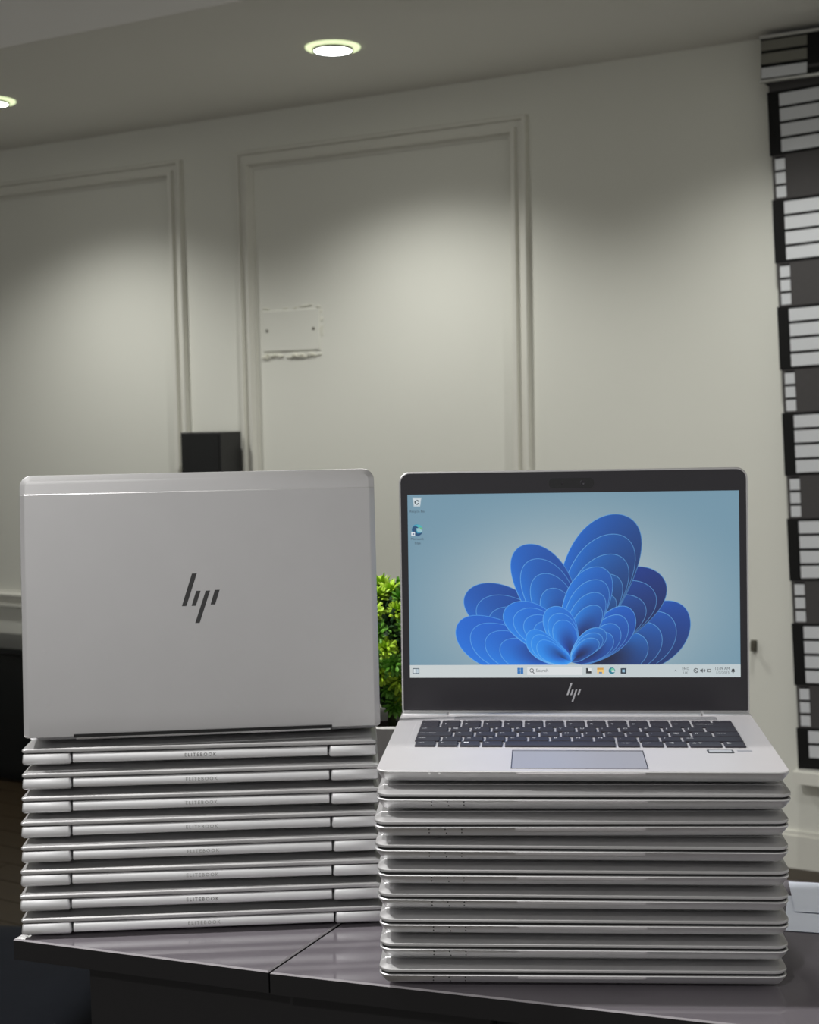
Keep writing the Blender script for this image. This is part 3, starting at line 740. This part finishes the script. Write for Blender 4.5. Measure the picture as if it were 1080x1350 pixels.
# low black sideboard against the wall, far left
sb = thing('sideboard', 'low black sideboard against the panelled wall at the left edge', 'sideboard', on_wall(-5.2, 0, 0.185), WALL_YAW)
SH = 0.605
m = MB(); m.box((-0.85, -0.14, 0.05), (0.85, 0.16, SH-0.03)); m.build('body', 'black_gloss', sb)
m = MB(); rr_loft(m, -0.87, 0.87, -0.165, 0.165, (0.005,)*4, [(0.002, SH-0.03), (0, SH-0.028), (0, SH-0.003), (0.003, SH)], n=2); m.build('top', 'black_gloss', sb)
m = MB(); m.box((-0.82, -0.11, 0.0), (0.82, 0.15, 0.05)); m.build('plinth', 'black_gloss', sb)
for k in range(4):
    x = -0.84+k*0.42
    m = MB(); m.box((x+0.003, -0.158, 0.055), (x+0.417, -0.1405, SH-0.035)); d_ = m.build('door', 'black_gloss', sb)
    m = MB(); hx = x+(0.37 if k % 2 == 0 else 0.04); m.box((hx, -0.172, 0.26), (hx+0.012, -0.158, 0.40)); m.build('handle', 'screw', d_)

# navy ottoman on the floor beyond the counter
ot = thing('ottoman', 'dark navy fabric ottoman on the floor left of the counter', 'ottoman', (-1.22, 2.95, 0), R(-8))
m = MB(); rr_loft(m, -0.55, 0.55, -0.36, 0.36, (0.06,)*4, [(0.02, 0.05), (0, 0.07), (0, 0.30), (0.01, 0.315)], n=5); m.build('body', 'navy_fabric', ot, True, 40)
m = MB()
for x0, x1 in ((-0.55, -0.005), (0.005, 0.55)):
    m = MB(); rr_loft(m, x0, x1, -0.36, 0.36, (0.06,)*4, [(0.02, 0.316), (0.0, 0.34), (0.0, 0.40), (0.02, 0.430), (0.08, 0.447), (0.16, 0.452)], n=5); m.build('cushion', 'navy_fabric', ot, True, 60)
for x in (-0.48, 0.48):
    for y in (-0.29, 0.29):
        m = MB(); cyl(m, (x, y), 0.022, 0.0003, 0.052, 12, r1=0.028); m.build('leg', 'black_gloss', ot)

# small dark bracket low on the wall
brk = thing('wall_bracket', 'tiny dark bracket on the wall just right of the open screen', 'bracket', on_wall(-1.404, CAMZ-0.855), WALL_YAW)
m = MB(); m.box((-0.010, -0.010, 0.006), (0.010, 0, 0.046)); m.build('plate', 'screw', brk)
m = MB(); m.box((-0.006, -0.030, 0.012), (0.006, -0.010, 0.024)); m.box((-0.006, -0.030, 0.024), (0.006, -0.024, 0.040)); m.build('hook', 'screw', brk)

# roller blind with a banded print
BU, BT = -1.331, CAMZ+1.053
rb = thing('roller_blind', 'black, white and grey banded roller blind hanging at the right edge', 'blind', on_wall(BU, CAMZ-1.236, 0.07), WALL_YAW)
LEN, BWID = 1.053+1.236, 1.55
SKEW = Matrix.Translation((0, 0, LEN)) @ Matrix.Rotation(R(-2.6), 4, 'Y') @ Matrix.Translation((0, 0, -LEN))
def bpart(name, m, matn, parent=rb): 
    o = m.build(name, matn, parent)
    if parent is rb: o.matrix_basis = SKEW
    return o
m = MB(); m.box((0.0, 0.0, 0.0), (BWID, 0.0012, LEN+0.10)); bpart('fabric', m, 'blind_gray')
PER = 0.3575
def bandmesh():
    m1 = MB(); m1.box((-0.006, -0.0010, -0.212), (BWID, 0.0, 0.0)); return m1.mesh('dark_band', ['blind_black'])
def barmesh():
    m1 = MB(); m1.box((0.034, -0.0016, -0.041), (BWID-0.03, -0.0010, 0.0)); return m1.mesh('white_bar', ['blind_white'])
def sqmesh():
    m1 = MB(); m1.box((0.010, -0.0008, -0.0365), (0.043, 0.0, 0.0)); return m1.mesh('white_square', ['blind_white'])
def dashmesh():
    m1 = MB(); m1.box((0.012, -0.0008, -0.007), (0.043, 0.0, 0.0)); return m1.mesh('dark_dash', ['blind_black'])
BM, WM, QM, DM = bandmesh(), barmesh(), sqmesh(), dashmesh()
k = 0
while True:
    z = LEN - k*PER
    if z < 0.02: break
    if z < 0.212:
        m = MB(); m.box((-0.006, -0.0010, -z), (BWID, 0.0, 0.0)); link('dark_band', m.mesh('dark_band', ['blind_black']), rb, SKEW @ Matrix.Translation((0, 0, z)))
    else: link('dark_band', BM, rb, SKEW @ Matrix.Translation((0, 0, z)))
    for j in range(4):
        if z-0.010-j*0.0505-0.042 < 0: break
        link('white_bar', WM, rb, SKEW @ Matrix.Translation((0, 0, z-0.010-j*0.0505)))
    for j in range(3):
        zz = z-0.224-j*0.0455
        if zz-0.04 > 0:
            link('white_square', QM, rb, SKEW @ Matrix.Translation((0, 0, zz)))
            link('dark_dash', DM, rb, SKEW @ Matrix.Translation((0, 0, zz+0.008)))
    k += 1
m = MB(); m.box((0.0, -0.006, -0.014), (BWID, 0.008, 0.002)); bpart('bottom_rail', m, 'blind_silver')
# head box wrapped in the same fabric
hz0, hz1 = CAMZ+1.080-(CAMZ-1.236), CAMZ+1.232-(CAMZ-1.236)
m = MB(); m.box((-0.018, -0.030, hz0+0.006), (BWID+0.02, 0.068, hz1-0.004)); hb = m.build('head_box', 'blind_black', rb)
for a, b in ((hz1-0.010, hz1), (hz0, hz0+0.008)):
    m = MB(); m.box((-0.022, -0.038, a), (BWID+0.02, -0.020, b)); m.build('edge_rail', 'blind_silver', hb)
for a, b, mt in ((hz0+0.104, hz0+0.136, 'blind_tan'), (hz0+0.060, hz0+0.094, 'blind_tan'), (hz0+0.014, hz0+0.048, 'blind_white')):
    m = MB(); m.box((-0.016, -0.0335, a), (0.135, -0.0302, b)); m.build('fabric_strip', mt, hb)
m = MB(); m.box((0.138, -0.0330, hz0+0.030), (BWID, -0.0302, hz0+0.040)); m.build('fabric_strip', 'blind_gray', hb)
m = MB(); m.box((-0.0185, -0.02, hz0+0.01), (-0.018, 0.066, hz1-0.008)); m.build('end_cap', 'blind_tan', hb)
